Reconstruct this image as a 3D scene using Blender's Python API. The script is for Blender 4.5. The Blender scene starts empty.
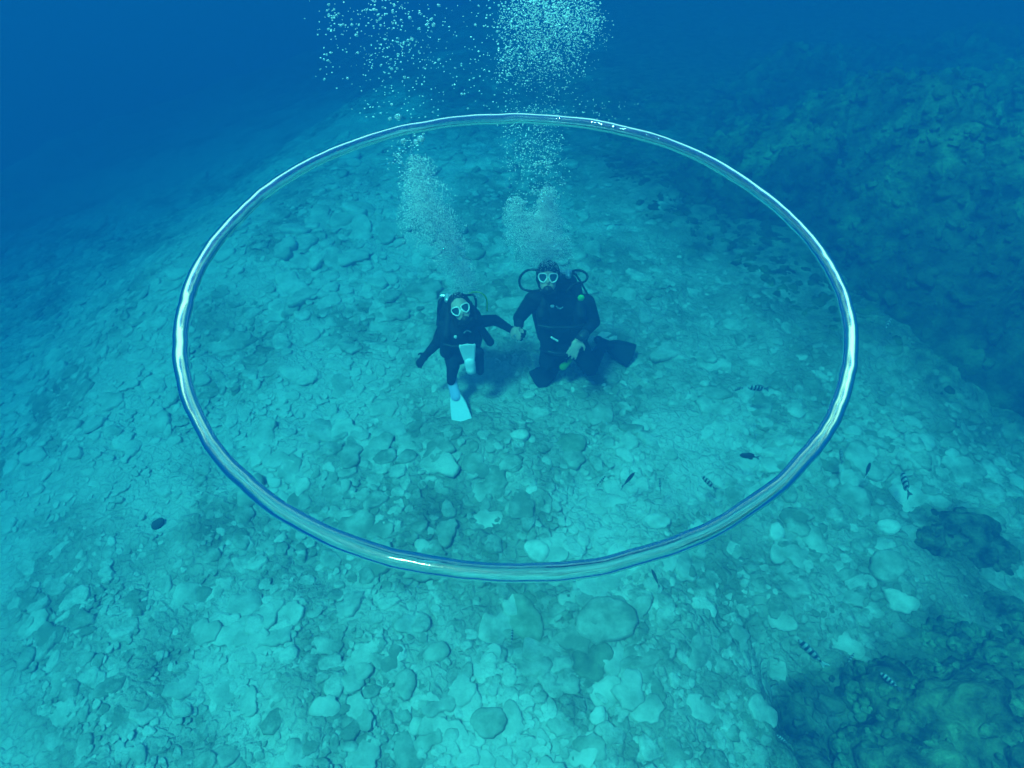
import bpy, bmesh, math, random
import numpy as np
from mathutils import Vector, Matrix, noise

sc = bpy.context.scene
R = math.radians
rng = np.random.default_rng(7)
random.seed(7)

# ------------------------------------------------------------------ camera
H = 4.4                      # metres above the seabed
PITCH = R(48.5)
FPX = 680.0
cam_d = bpy.data.cameras.new('camera')
cam = bpy.data.objects.new('camera', cam_d)
sc.collection.objects.link(cam)
cam.location = (0, 0, H)
cam.rotation_euler = (R(90) - PITCH, 0, 0)
cam_d.sensor_width = 36
cam_d.lens = 36 * FPX / 1024
cam_d.clip_start = 0.02
cam_d.clip_end = 500
sc.camera = cam

# ------------------------------------------------------------------ world: the daylit sky seen from under water
SUN_EL, SUN_AZ = R(66), R(-128)       # the sun stands high, behind the camera's left shoulder
world = bpy.data.worlds.new('World'); sc.world = world
world.use_nodes = True
wn, wl = world.node_tree.nodes, world.node_tree.links
for n in list(wn): wn.remove(n)
def W(t, **k):
    n = wn.new(t)
    for a, b in k.items(): setattr(n, a, b)
    return n
out = W('ShaderNodeOutputWorld')
geo = W('ShaderNodeTexCoord')
sep = W('ShaderNodeSeparateXYZ'); wl.new(geo.outputs['Generated'], sep.inputs[0])
def wmath(op, a, b=None, clamp=False):
    n = W('ShaderNodeMath', operation=op, use_clamp=clamp)
    for i, v in enumerate((a, b)):
        if v is None: continue
        if isinstance(v, (int, float)): n.inputs[i].default_value = v
        else: wl.new(v, n.inputs[i])
    return n.outputs[0]
# Snell's window: directions within ~49 degrees of straight up look out at the sky, refracted; the rest is open water
x133 = wmath('MULTIPLY', sep.outputs[0], 1.333)
y133 = wmath('MULTIPLY', sep.outputs[1], 1.333)
h2 = wmath('ADD', wmath('MULTIPLY', x133, x133), wmath('MULTIPLY', y133, y133))
zr = wmath('SQRT', wmath('MAXIMUM', wmath('SUBTRACT', 1.0, h2), 0.0004))
cmb = W('ShaderNodeCombineXYZ'); wl.new(x133, cmb.inputs[0]); wl.new(y133, cmb.inputs[1]); wl.new(zr, cmb.inputs[2])
sky = W('ShaderNodeTexSky', sky_type='NISHITA')
sky.sun_disc = False; sky.sun_elevation = SUN_EL; sky.sun_rotation = SUN_AZ
wl.new(cmb.outputs[0], sky.inputs['Vector'])
tint = W('ShaderNodeMix', data_type='RGBA', blend_type='MULTIPLY'); tint.inputs[0].default_value = 1
wl.new(sky.outputs[0], tint.inputs[6]); tint.inputs[7].default_value = (1.35, 2.15, 1.5, 1)   # colour of the water column above
deep = W('ShaderNodeRGB'); deep.outputs[0].default_value = (0.0, 0.12, 1.05, 1)
win = W('ShaderNodeMapRange', interpolation_type='SMOOTHSTEP')
wl.new(sep.outputs[2], win.inputs[0]); win.inputs[1].default_value = 0.36; win.inputs[2].default_value = 0.68
low = W('ShaderNodeRGB'); low.outputs[0].default_value = (0.04, 0.80, 0.98, 1)      # the water surface mirrors the lit seabed below that window
lowr = W('ShaderNodeMapRange', interpolation_type='SMOOTHSTEP'); wl.new(sep.outputs[2], lowr.inputs[0]); lowr.inputs[1].default_value = 0.0; lowr.inputs[2].default_value = 0.18
mixl = W('ShaderNodeMix', data_type='RGBA'); wl.new(lowr.outputs[0], mixl.inputs[0]); wl.new(deep.outputs[0], mixl.inputs[6]); wl.new(low.outputs[0], mixl.inputs[7])
mixw = W('ShaderNodeMix', data_type='RGBA')
wl.new(win.outputs[0], mixw.inputs[0]); wl.new(mixl.outputs[2], mixw.inputs[6]); wl.new(tint.outputs[2], mixw.inputs[7])
bg = W('ShaderNodeBackground'); bg.inputs[1].default_value = 0.12
wl.new(mixw.outputs[2], bg.inputs[0]); wl.new(bg.outputs[0], out.inputs[0])

# ------------------------------------------------------------------ sun, coloured by the water above
sd = bpy.data.lights.new('sun', 'SUN'); sd.energy = 5.0; sd.angle = R(10)
sd.color = (0.40, 1.0, 0.63)
sun = bpy.data.objects.new('sun', sd); sc.collection.objects.link(sun)
sdir = Vector((math.sin(SUN_AZ) * math.cos(SUN_EL), math.cos(SUN_AZ) * math.cos(SUN_EL), math.sin(SUN_EL)))
sun.rotation_euler = (-sdir).to_track_quat('-Z', 'Y').to_euler()
sun.location = (0, 0, 30)

sc.view_settings.view_transform = 'Standard'; sc.view_settings.look = 'None'
sc.view_settings.gamma = 1; sc.view_settings.use_curve_mapping = False
sc.view_settings.exposure = 1.73
sc.render.engine = 'CYCLES'
cy = sc.cycles
cy.use_denoising = True
cy.max_bounces = 8; cy.diffuse_bounces = 2; cy.glossy_bounces = 4; cy.transmission_bounces = 6
cy.volume_bounces = 2; cy.transparent_max_bounces = 8
cy.sample_clamp_indirect = 4; cy.sample_clamp_direct = 0
cy.caustics_reflective = False; cy.caustics_refractive = False

# ------------------------------------------------------------------ helpers
FW = Vector((0, math.cos(PITCH), -math.sin(PITCH)))
UP = Vector((0, math.sin(PITCH), math.cos(PITCH)))
def ray(px, py):
    return Vector(((px - 512) / FPX, 0, 0)) + FW + UP * ((384 - py) / FPX)
def at(px, py, y):                     # the point of the place that the photograph shows at px, py and that stands y metres ahead
    d = ray(px, py); return Vector((0, 0, H)) + d * (y / d.y)
def at_z(px, py, z=0.0):
    d = ray(px, py); return Vector((0, 0, H)) + d * ((z - H) / d.z)

def link(name, me, parent=None, loc=None, mat=None):
    o = bpy.data.objects.new(name, me); sc.collection.objects.link(o)
    if parent: o.parent = parent
    if loc is not None: o.location = loc
    if mat and me: me.materials.append(mat)
    return o
def tag(o, label=None, cat=None, group=None, kind=None):
    if label: o['label'] = label
    if cat: o['category'] = cat
    if group: o['group'] = group
    if kind: o['kind'] = kind
    return o
def empty(name, loc, label, cat, group=None):
    o = bpy.data.objects.new(name, None); sc.collection.objects.link(o)
    o.location = loc; o.empty_display_size = 0.1
    return tag(o, label, cat, group)
def smooth(me):
    me.polygons.foreach_set('use_smooth', [True] * len(me.polygons)); me.update(); return me
def mesh(name, v, f, sm=True):
    me = bpy.data.meshes.new(name); me.from_pydata([tuple(p) for p in v], [], [tuple(q) for q in f]); me.update()
    return smooth(me) if sm else me
def quick_mesh(name, V, F):            # numpy arrays; F is (n, 3)
    me = bpy.data.meshes.new(name)
    me.vertices.add(len(V)); me.vertices.foreach_set('co', np.asarray(V, np.float32).ravel())
    n, k = F.shape
    me.loops.add(n * k); me.loops.foreach_set('vertex_index', F.astype(np.int32).ravel())
    me.polygons.add(n); me.polygons.foreach_set('loop_start', np.arange(0, n * k, k, dtype=np.int32))
    me.polygons.foreach_set('use_smooth', np.ones(n, bool))
    me.update(calc_edges=True); me.validate(); return me

def material(name, col, rough=0.7, spec=0.3):
    m = bpy.data.materials.new(name); m.use_nodes = True
    b = m.node_tree.nodes['Principled BSDF']
    b.inputs['Base Color'].default_value = (*col, 1); b.inputs['Roughness'].default_value = rough
    b.inputs['Specular IOR Level'].default_value = spec
    return m
def noisy(name, c1, c2, scale=6, rough=0.8, bump=0.3, dist=0.02, bscale=None, attr=None, detail=6, coord='Object', rand=0.0, c3=None, weedy=False, cracks=0, wc=((0.03, 0.05, 0.03, 1), (0.17, 0.21, 0.12, 1))):
    m = material(name, c1, rough, 0.15); nt = m.node_tree; N, L = nt.nodes, nt.links
    b = N['Principled BSDF']
    tc = N.new('ShaderNodeTexCoord') if coord == 'Object' else N.new('ShaderNodeNewGeometry')
    src = tc.outputs['Object' if coord == 'Object' else 'Position']
    nz = N.new('ShaderNodeTexNoise'); nz.inputs['Scale'].default_value = scale; nz.inputs['Detail'].default_value = detail
    nz.inputs['Roughness'].default_value = 0.62
    L.new(src, nz.inputs['Vector'])
    rp = N.new('ShaderNodeValToRGB'); rp.color_ramp.elements[0].position = 0.36; rp.color_ramp.elements[1].position = 0.66
    rp.color_ramp.elements[0].color = (*c1, 1); rp.color_ramp.elements[1].color = (*c2, 1)
    if c3: e = rp.color_ramp.elements.new(0.82); e.color = (*c3, 1)
    fac = nz.outputs['Fac']
    if attr or rand:
        if attr:
            a = N.new('ShaderNodeAttribute'); a.attribute_name = attr; v = a.outputs['Fac']
        else:
            a = N.new('ShaderNodeObjectInfo'); v = a.outputs['Random']
        s = N.new('ShaderNodeMath'); s.operation = 'MULTIPLY_ADD'; L.new(v, s.inputs[0]); s.inputs[1].default_value = rand or 0.4; s.inputs[2].default_value = -(rand or 0.4) / 2
        ad = N.new('ShaderNodeMath'); ad.operation = 'ADD'; L.new(fac, ad.inputs[0]); L.new(s.outputs[0], ad.inputs[1]); fac = ad.outputs[0]
    L.new(fac, rp.inputs[0])
    if weedy:
        wa = N.new('ShaderNodeAttribute'); wa.attribute_name = 'weed_shade'  # holds algae cover, plus shade painted at the reef foot and cleft
        wr = N.new('ShaderNodeValToRGB'); wr.color_ramp.elements[0].position = 0.35; wr.color_ramp.elements[1].position = 0.7
        wr.color_ramp.elements[0].color = wc[0]; wr.color_ramp.elements[1].color = wc[1]
        wz = N.new('ShaderNodeTexNoise'); wz.inputs['Scale'].default_value = 7; wz.inputs['Detail'].default_value = 8; L.new(src, wz.inputs['Vector']); L.new(wz.outputs['Fac'], wr.inputs[0])
        wm = N.new('ShaderNodeMix'); wm.data_type = 'RGBA'; L.new(wa.outputs['Fac'], wm.inputs[0]); L.new(wr.outputs[0], wm.inputs[7])
        ng = N.new('ShaderNodeMath'); ng.operation = 'MULTIPLY'; ng.inputs[1].default_value = -1.0; ng.use_clamp = True; L.new(wa.outputs['Fac'], ng.inputs[0])   # below zero: fresh pale silt
        sl = N.new('ShaderNodeMix'); sl.data_type = 'RGBA'; L.new(ng.outputs[0], sl.inputs[0]); L.new(rp.outputs[0], sl.inputs[6]); sl.inputs[7].default_value = (0.62, 0.60, 0.54, 1)
        L.new(sl.outputs[2], wm.inputs[6])
        L.new(wm.outputs[2], b.inputs['Base Color'])
    else: L.new(rp.outputs[0], b.inputs['Base Color'])
    n2 = N.new('ShaderNodeTexNoise'); n2.inputs['Scale'].default_value = bscale or scale * 5; n2.inputs['Detail'].default_value = 5
    L.new(src, n2.inputs['Vector'])
    bp = N.new('ShaderNodeBump'); bp.inputs['Strength'].default_value = bump; bp.inputs['Distance'].default_value = dist
    if cracks:
        vo = N.new('ShaderNodeTexVoronoi'); vo.feature = 'DISTANCE_TO_EDGE'; vo.inputs['Scale'].default_value = cracks; vo.inputs['Randomness'].default_value = 1
        wv = N.new('ShaderNodeVectorMath'); wv.operation = 'MULTIPLY_ADD'; L.new(n2.outputs['Color'], wv.inputs[0]); wv.inputs[1].default_value = (0.05,) * 3; L.new(src, wv.inputs[2]); L.new(wv.outputs[0], vo.inputs['Vector'])
        mr = N.new('ShaderNodeMapRange'); mr.inputs[2].default_value = 0.18; L.new(vo.outputs['Distance'], mr.inputs[0])
        ma = N.new('ShaderNodeMath'); ma.operation = 'MULTIPLY_ADD'; L.new(mr.outputs[0], ma.inputs[0]); ma.inputs[1].default_value = 0.34; L.new(n2.outputs['Fac'], ma.inputs[2])
        L.new(ma.outputs[0], bp.inputs['Height'])
    else: L.new(n2.outputs['Fac'], bp.inputs['Height'])
    L.new(bp.outputs[0], b.inputs['Normal'])
    return m

# ------------------------------------------------------------------ value noise in numpy (terrain)
_T = rng.random((256, 256))
def vnoise(x, y):
    xi = np.floor(x).astype(int); yi = np.floor(y).astype(int); fx = x - xi; fy = y - yi
    fx = fx * fx * (3 - 2 * fx); fy = fy * fy * (3 - 2 * fy)
    a = _T[xi & 255, yi & 255]; b = _T[(xi + 1) & 255, yi & 255]; c = _T[xi & 255, (yi + 1) & 255]; d = _T[(xi + 1) & 255, (yi + 1) & 255]
    return (a * (1 - fx) + b * fx) * (1 - fy) + (c * (1 - fx) + d * fx) * fy - 0.5
def fbm(x, y, s, o=4, g=0.5):
    t = 0; a = 1.0
    for i in range(o):
        t = t + a * vnoise(x / s + 17.3 * i, y / s - 9.1 * i); a *= g; s /= 2.03
    return t
def sstep(a, b, x):
    t = np.clip((x - a) / (b - a), 0, 1); return t * t * (3 - 2 * t)

def ground(x, y):
    x = np.asarray(x, float); y = np.asarray(y, float)
    h = 0.20 * fbm(x, y, 2.2, 3) + 0.07 * fbm(x + 40, y, 0.45, 3)
    left = np.maximum(0, -x - 1.8 + 0.35 * fbm(y, x, 2.5, 3) + 0.25 * np.maximum(y - 5, 0))
    h = h - 0.30 * left * sstep(0, 4.0, left)
    far = np.maximum(0, y - 5.8 + 0.6 * fbm(x, y, 2.0, 2))
    h = h - 0.12 * far * sstep(0, 2.5, far)
    h = h - 0.42 * np.exp(-(((x - 1.80 + 0.35 * (y - 1.3)) / 0.16) ** 2 + ((y - 1.25) / 0.45) ** 2))      # cleft beside the outcrop
    # even floor where the diver kneels
    w = np.exp(-(((x - 0.45) / 0.5) ** 2 + ((y - 4.0) / 0.5) ** 2)); h = h * (1 - w) + 0.05 * w
    return h
def reef_h(x, y):
    """height of the rocky reef on the right; sinks under the seabed beyond its edge"""
    # signed distance beyond the foot line (2.7, 5.4) - (4.4, 3.8)
    d = (x - 2.75) * 0.66 + (y - 5.35) * 0.60 - 0.10 * np.maximum(0, y - 5.4)
    d = np.minimum(d, (x - 1.9) * 0.9) + 0.8 * fbm(x, y, 1.5, 4)
    lump = 0.60 * fbm(x + 3, y, 1.4, 5, 0.6) + 0.75 * (0.25 - np.abs(fbm(x + 9, y + 3, 0.7, 4, 0.6)))
    on = sstep(-0.3, 0.9, d + 0.25 * fbm(x, y, 0.35, 3))
    return ground(x, y) - 0.30 + 0.62 * on + (0.55 + 0.65 * sstep(2.6, 4.4, x)) * (1 - np.exp(-np.maximum(d, 0) / 1.3)) - 0.25 * np.maximum(0, y - 6.5) + lump * on + 0.05 * fbm(x, y, 0.12, 3)

WEED_SHADE_SPOTS = []                       # (x, y, radius, amount): thick dark algae, and shade painted into the outcrop's cleft
def weed_shade(x, y):
    d = (x - 2.75) * 0.66 + (y - 5.35) * 0.60 - 0.10 * np.maximum(0, y - 5.4)
    w = 0.85 * sstep(-1.1, 0.5, d + 0.9 * fbm(x, y, 0.9, 4)) + 0.16 * sstep(0.6, 3.0, x + 1.0 * fbm(x, y, 1.2, 3))
    w = w + 0.40 * sstep(0.22, 0.60, fbm(x + 31, y + 12, 0.8, 4)) 
    for a, b, r, k in WEED_SHADE_SPOTS: w = w + k * np.exp(-(((x - a) ** 2 + (y - b) ** 2) / r ** 2)) * (1 + 1.2 * fbm(x, y, 0.25, 3))
    w = w * (1 - 0.9 * np.exp(-(((x - 0.45) / 1.0) ** 2 + ((y - 3.9) / 0.9) ** 2)))
    w = w - 0.85 * sstep(0.05, 0.75, fbm(x - 3, y + 8, 0.8, 5, 0.65) + 0.08 - 0.13 * np.clip(x, -3, 9))
    return np.clip(w, -0.6, 0.95)
for px, py, r, k in [(950, 540, 0.28, 0.75), (990, 610, 0.18, 0.6), (835, 715, 0.28, 1.1), (815, 760, 0.25, 0.9), (950, 650, 0.28, 0.6), (900, 700, 0.30, 0.7), (345, 432, 0.22, 0.35), (540, 462, 0.18, 0.3), (1010, 730, 0.6, 0.8)]:
    p = at_z(px, py, 0); WEED_SHADE_SPOTS.append((p.x, p.y, r, k))
def weed_shade_attr(me):
    n_ = len(me.vertices); co = np.zeros(n_ * 3, np.float32); me.vertices.foreach_get('co', co); co = co.reshape(-1, 3)
    a = me.attributes.new('weed_shade', 'FLOAT', 'POINT'); a.data.foreach_set('value', weed_shade(co[:, 0], co[:, 1]).astype(np.float32))

# ------------------------------------------------------------------ seabed
def warp(n, lo, hi, c, k):
    u = np.linspace(-1, 1, n); s = np.sinh(k * u) / np.sinh(k)
    return np.where(s < 0, c + s * (c - lo), c + s * (hi - c))
def sheet(name, xs, ys, fn, keep=None):
    X, Y = np.meshgrid(xs, ys, indexing='ij'); Z = fn(X, Y)
    V = np.stack([X, Y, Z], -1).reshape(-1, 3)
    nx, ny = len(xs), len(ys)
    i, j = np.meshgrid(np.arange(nx - 1), np.arange(ny - 1), indexing='ij'); a = (i * ny + j).ravel()
    F = np.stack([a, a + ny, a + ny + 1, a + 1], -1)
    if keep is not None:
        m = keep(X, Y, Z).reshape(-1); F = F[m[F].any(1)]
        used = np.unique(F); remap = -np.ones(len(V), int); remap[used] = np.arange(len(used)); V = V[used]; F = remap[F]
    return quick_mesh(name, V, F)
XS = warp(460, -15, 15, 0.3, 2.2); YS = warp(500, -2.5, 21, 3.6, 2.4)
M_sand = noisy('silty_sand', (0.20, 0.21, 0.15), (0.52, 0.50, 0.42), scale=1.7, bump=0.9, dist=0.03, bscale=22, coord='pos', detail=9, c3=(0.66, 0.64, 0.56), weedy=True, cracks=15)
seabed = link('seabed', sheet('seabed', XS, YS, lambda x, y: ground(x, y) + 0.030 * fbm(x, y, 0.13, 3)), mat=M_sand)
tag(seabed, kind='structure'); weed_shade_attr(seabed.data)

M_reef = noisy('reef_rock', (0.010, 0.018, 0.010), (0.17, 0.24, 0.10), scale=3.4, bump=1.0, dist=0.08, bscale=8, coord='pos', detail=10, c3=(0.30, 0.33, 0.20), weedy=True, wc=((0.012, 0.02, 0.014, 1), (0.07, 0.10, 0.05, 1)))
rx = np.linspace(0.8, 14.5, 420); ry = np.linspace(1.8, 20, 460)
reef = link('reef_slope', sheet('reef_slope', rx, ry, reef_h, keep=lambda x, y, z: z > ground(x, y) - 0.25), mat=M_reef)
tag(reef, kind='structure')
def foot_shade_weed(me):                 # shade painted along the reef's foot, plus dark growth in patches
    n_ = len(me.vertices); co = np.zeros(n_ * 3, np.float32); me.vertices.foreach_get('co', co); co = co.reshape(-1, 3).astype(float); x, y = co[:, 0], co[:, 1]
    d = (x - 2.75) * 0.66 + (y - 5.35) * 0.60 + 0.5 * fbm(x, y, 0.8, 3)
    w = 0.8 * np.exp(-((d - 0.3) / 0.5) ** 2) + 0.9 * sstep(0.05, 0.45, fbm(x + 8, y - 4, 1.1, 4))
    a = me.attributes.new('weed_shade', 'FLOAT', 'POINT'); a.data.foreach_set('value', np.clip(w, 0, 1).astype(np.float32))
foot_shade_weed(reef.data)


# ------------------------------------------------------------------ stones
def slab(seed, n=11, flat=0.34, hi=False, lobes=1.0):
    r = np.random.default_rng(seed)
    k = n * (2 if hi else 1)
    th = np.linspace(0, 2 * np.pi, k, endpoint=False)
    out = 1 + lobes * (0.20 * np.cos(2 * th + r.random() * 6) + 0.12 * np.cos(3 * th + r.random() * 6) + 0.07 * np.cos(5 * th + r.random() * 6)) + (0.20 if lobes == 1 else 0.10) * (r.random(k) - 0.5)
    
    prof = [(0.85, -1.2), (1.0, -0.2), (0.99, 0.60), (0.90, 0.92), (0.45, 1.0)] if hi else [(1.0, -0.5), (1.0, 0.62), (0.88, 0.95), (0.45, 1.0)]
    V = []
    for q, z in prof:
        zz = z * flat * (1 + 0.15 * (r.random(k) - 0.5)) + 0.10 * flat * np.cos(th - 1)
        V += [(q * out[i] * math.cos(th[i]), q * out[i] * math.sin(th[i]), zz[i]) for i in range(k)]
    V.append((0, 0, flat * 1.02)); F = []
    for a in range(len(prof) - 1):
        for i in range(k):
            j = (i + 1) % k; p = a * k
            F += [(p + i, p + j, p + k + j), (p + i, p + k + j, p + k + i)]
    p = (len(prof) - 1) * k
    F += [(p + i, p + (i + 1) % k, len(V) - 1) for i in range(k)]
    return np.array(V), np.array(F)
SH = [slab(s, 9 + s % 3) for s in range(14)]
M_stone = noisy('dusted_stone', (0.21, 0.23, 0.17), (0.52, 0.51, 0.44), scale=9, bump=0.8, dist=0.015, bscale=45, attr='tone', rand=0.28, coord='pos', c3=(0.64, 0.62, 0.55), weedy=True)
M_stone2 = noisy('weedy_stone', (0.07, 0.09, 0.06), (0.26, 0.29, 0.20), scale=5, bump=0.5, dist=0.012, bscale=40, rand=0.18, coord='pos')
M_stone0 = noisy('silted_stone', (0.34, 0.35, 0.29), (0.58, 0.57, 0.50), scale=6, bump=0.5, dist=0.012, bscale=40, rand=0.15, coord='pos')
M_stone1 = noisy('pale_stone', (0.21, 0.23, 0.17), (0.52, 0.51, 0.44), scale=5, bump=0.5, dist=0.012, bscale=40, rand=0.18, coord='pos', c3=(0.62, 0.60, 0.53))

def in_outcrop(x, y): return ((x - 2.75) / 0.95) ** 2 + ((y - 1.15) / 0.75) ** 2 < 1
N = 19000
# spread over the ground in view, thinner with distance
cand_y = 0.4 + 10.5 * rng.random(N * 3) ** 1.25
half = 1.9 + 0.80 * cand_y
cand_x = (rng.random(N * 3) * 2 - 1) * half
ok = (reef_h(cand_x, cand_y) < ground(cand_x, cand_y) - 0.02)
cx, cyy = cand_x[ok][:N], cand_y[ok][:N]
n = len(cx)
size = 0.019 * (1 - rng.random(n)) ** (-1 / 2.5); size = np.clip(size, 0.016, 0.10)
size *= 0.9 + 0.06 * cyy
# stones lie in drifts; sandy patches between
patch = fbm(cx + 5, cyy - 3, 1.1, 3)
size *= np.clip(1.0 + 0.8 * patch, 0.55, 1.4)
big = np.clip(size, 0.014, 0.17)
depth = np.sqrt(cx ** 2 + cyy ** 2 + H ** 2)
app = big / depth
pxx = 512 + FPX * cx / (cyy * math.cos(PITCH) + H * math.sin(PITCH))
vis = (np.abs(pxx - 512) < 520)
order = np.argsort(-np.where(vis, app, 0))
single = order[:285]; rest = order[285:]
def place(i):
    x, y = cx[i], cyy[i]
    s = big[i]
    e = 0.05
    gx = (ground(x + e, y) - ground(x - e, y)) / (2 * e); gy = (ground(x, y + e) - ground(x, y - e)) / (2 * e)
    tilt = rng.normal(0, 0.11, 2)
    nrm = Vector((-gx + tilt[0], -gy + tilt[1], 1)).normalized()
    q = nrm.to_track_quat('Z', 'Y').to_matrix() @ Matrix.Rotation(rng.random() * 6.28, 3, 'Z')
    sand = float(fbm(x - 7, y + 2, 0.9, 3))
    z = float(ground(x, y)) + s * (-0.14 + 0.18 * rng.random() + 0.35 * min(sand, 0.2))
    return Vector((x, y, z)), q, s
stone_mesh = []
for k in range(10):
    V, F = slab(100 + k, 12, 0.36, True); me = quick_mesh('stone', V, F); me2 = me.copy(); me.materials.append(M_stone1); me2.materials.append(M_stone2); me3 = me.copy(); me3.materials[0] = M_stone0; stone_mesh.append((me, me2, me3))
for q_, i in enumerate(single):
    loc, rot, s = place(i)
    o = link('stone', stone_mesh[q_ % 10][1 if weed_shade(cx[i], cyy[i]) > 0.4 else (2 if weed_shade(cx[i], cyy[i]) < -0.15 else 0)], seabed)
    o.matrix_local = Matrix.Translation(loc) @ rot.to_4x4() @ Matrix.Diagonal((s, s * (0.8 + 0.3 * rng.random()), s * (0.5 + 0.35 * rng.random()), 1))
VV, FF, TT = [], [], []; off = 0
for i in rest:
    V, F = SH[i % 14]; loc, rot, s = place(i)
    A = np.array(rot) * s
    sc3 = np.array([1, 0.75 + 0.4 * rng.random(), 0.55 + 0.50 * rng.random()])
    P = (V * sc3) @ A.T + np.array(loc)
    VV.append(P); FF.append(F + off); off += len(P); TT.append(np.full(len(P), rng.random()))
me = quick_mesh('rubble', np.vstack(VV), np.vstack(FF))
a = me.attributes.new('tone', 'FLOAT', 'POINT'); a.data.foreach_set('value', np.concatenate(TT).astype(np.float32)); weed_shade_attr(me)
tag(link('rubble', me, seabed, mat=M_stone), kind='stuff')

# lumpy growth on the reef
V_, F_, off_ = [], [], 0
gx, gy = 1.2 + 7.0 * rng.random(8000), 3.0 + 7.5 * rng.random(8000)
e = 0.04; gz = reef_h(gx, gy); dd = (gx - 2.75) * 0.66 + (gy - 5.35) * 0.60 + 0.8 * fbm(gx, gy, 0.7, 3); ok = (dd > -0.2) & (rng.random(8000) < sstep(-0.4, 0.4, dd)); gz = np.maximum(gz, ground(gx, gy))
for x, y, z in zip(gx[ok], gy[ok], gz[ok]):
    V, F = SH[int(rng.integers(14))]; q = 0.02 + 0.06 * rng.random() ** 2.5
    A = np.array(Matrix.Rotation(rng.random() * 6, 3, 'Z') @ Matrix.Rotation(rng.normal(0, .5), 3, 'X')) * q
    V_.append((V * [1, 1, 1.6]) @ A.T + np.array((x, y, z - 0.3 * q))); F_.append(F + off_); off_ += len(V)
me = quick_mesh('reef_growth', np.vstack(V_), np.vstack(F_))
foot_shade_weed(me)
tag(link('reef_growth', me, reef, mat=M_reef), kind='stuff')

# stones that stand out one by one
def lone_stone(px, py, rad, label, seed, col, squash=1.0, rot=0.0, flat=0.3, name='large_stone'):
    V, F = slab(seed, 14, flat, True, 0.45)
    p = at_z(px, py, 0.05); z = float(ground(p.x, p.y)); p = at_z(px, py, z + rad * flat * 0.15)
    me = quick_mesh(name, V * np.array([rad, rad * squash, rad]), F)
    o = link(name, me, loc=p, mat=col); o.rotation_euler = (0.06, -0.05, rot)
    return tag(o, label, 'stone')
M_pale = noisy('pale_dusted_stone', (0.22, 0.24, 0.18), (0.44, 0.44, 0.37), scale=8, bump=0.4, dist=0.012, bscale=30, coord='pos')
M_mid = noisy('algae_stone', (0.14, 0.17, 0.10), (0.34, 0.36, 0.27), scale=6, bump=0.5, dist=0.012, bscale=30, coord='pos')
M_dark = noisy('dark_stone', (0.04, 0.05, 0.04), (0.09, 0.10, 0.08), scale=6, bump=0.4, dist=0.01, bscale=30, coord='pos')
M_white = noisy('white_stone', (0.40, 0.40, 0.34), (0.66, 0.65, 0.58), scale=9, bump=0.4, dist=0.01, bscale=30, coord='pos')
for a_ in [
    (606, 621, 0.185, 'large smooth round stone just below the lower edge of the bubble ring', 3, M_pale, 0.85, 0.3, 0.30),
    (657, 522, 0.095, 'pale oval stone inside the ring, close to its lower right stretch', 5, M_white, 0.62, -0.2, 0.30),
    (537, 551, 0.080, 'bright rounded stone touching the ring at its lowest stretch', 8, M_white, 1.1, 0.5, 0.40),
    (571, 445, 0.120, 'broad flat greenish stone below the kneeling diver', 9, M_mid, 0.8, 0.1, 0.25),
    (524, 618, 0.180, 'long sloping slab of rock left of the large round stone', 12, M_mid, 0.6, -0.9, 0.16),
    (158, 524, 0.050, 'small dark oval stone alone on pale sand at far left', 15, M_dark, 0.7, 0.6, 0.35),
    (887, 566, 0.130, 'wide dull round stone at right beyond the ring', 17, M_pale, 0.85, 0.2, 0.28),
    (888, 528, 0.085, 'chalky white lump of rubble at right above the dull round stone', 19, M_white, 0.6, 0.1, 0.5),
    (776, 533, 0.070, 'knobbly white lump just outside the ring at lower right', 21, M_white, 0.8, 0.9, 0.5),
    (489, 722, 0.110, 'pale rounded stone near the bottom edge, left of centre', 23, M_pale, 0.75, -0.3, 0.32),
    (598, 716, 0.055, 'small egg-shaped pale stone below the large round stone', 25, M_white, 0.85, 1.2, 0.4),
    (406, 684, 0.090, 'upright pale slab at lower left of centre, taller than wide', 27, M_pale, 0.7, 1.4, 0.32),
    (437, 652, 0.080, 'squarish pale stone up and right of the upright slab', 29, M_pale, 0.8, 0.4, 0.3),
    (251, 494, 0.150, 'big leaning pale slab just outside the ring at lower left', 31, M_pale, 0.55, 1.3, 0.35),
    (520, 436, 0.080, 'white rubble lump below the gap between the two divers', 33, M_white, 0.5, 0.1, 0.5),
]:
    if a_[2] > 0: lone_stone(a_[0], a_[1], a_[2], a_[3], a_[4], a_[5], a_[6], a_[7], a_[8])

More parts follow.
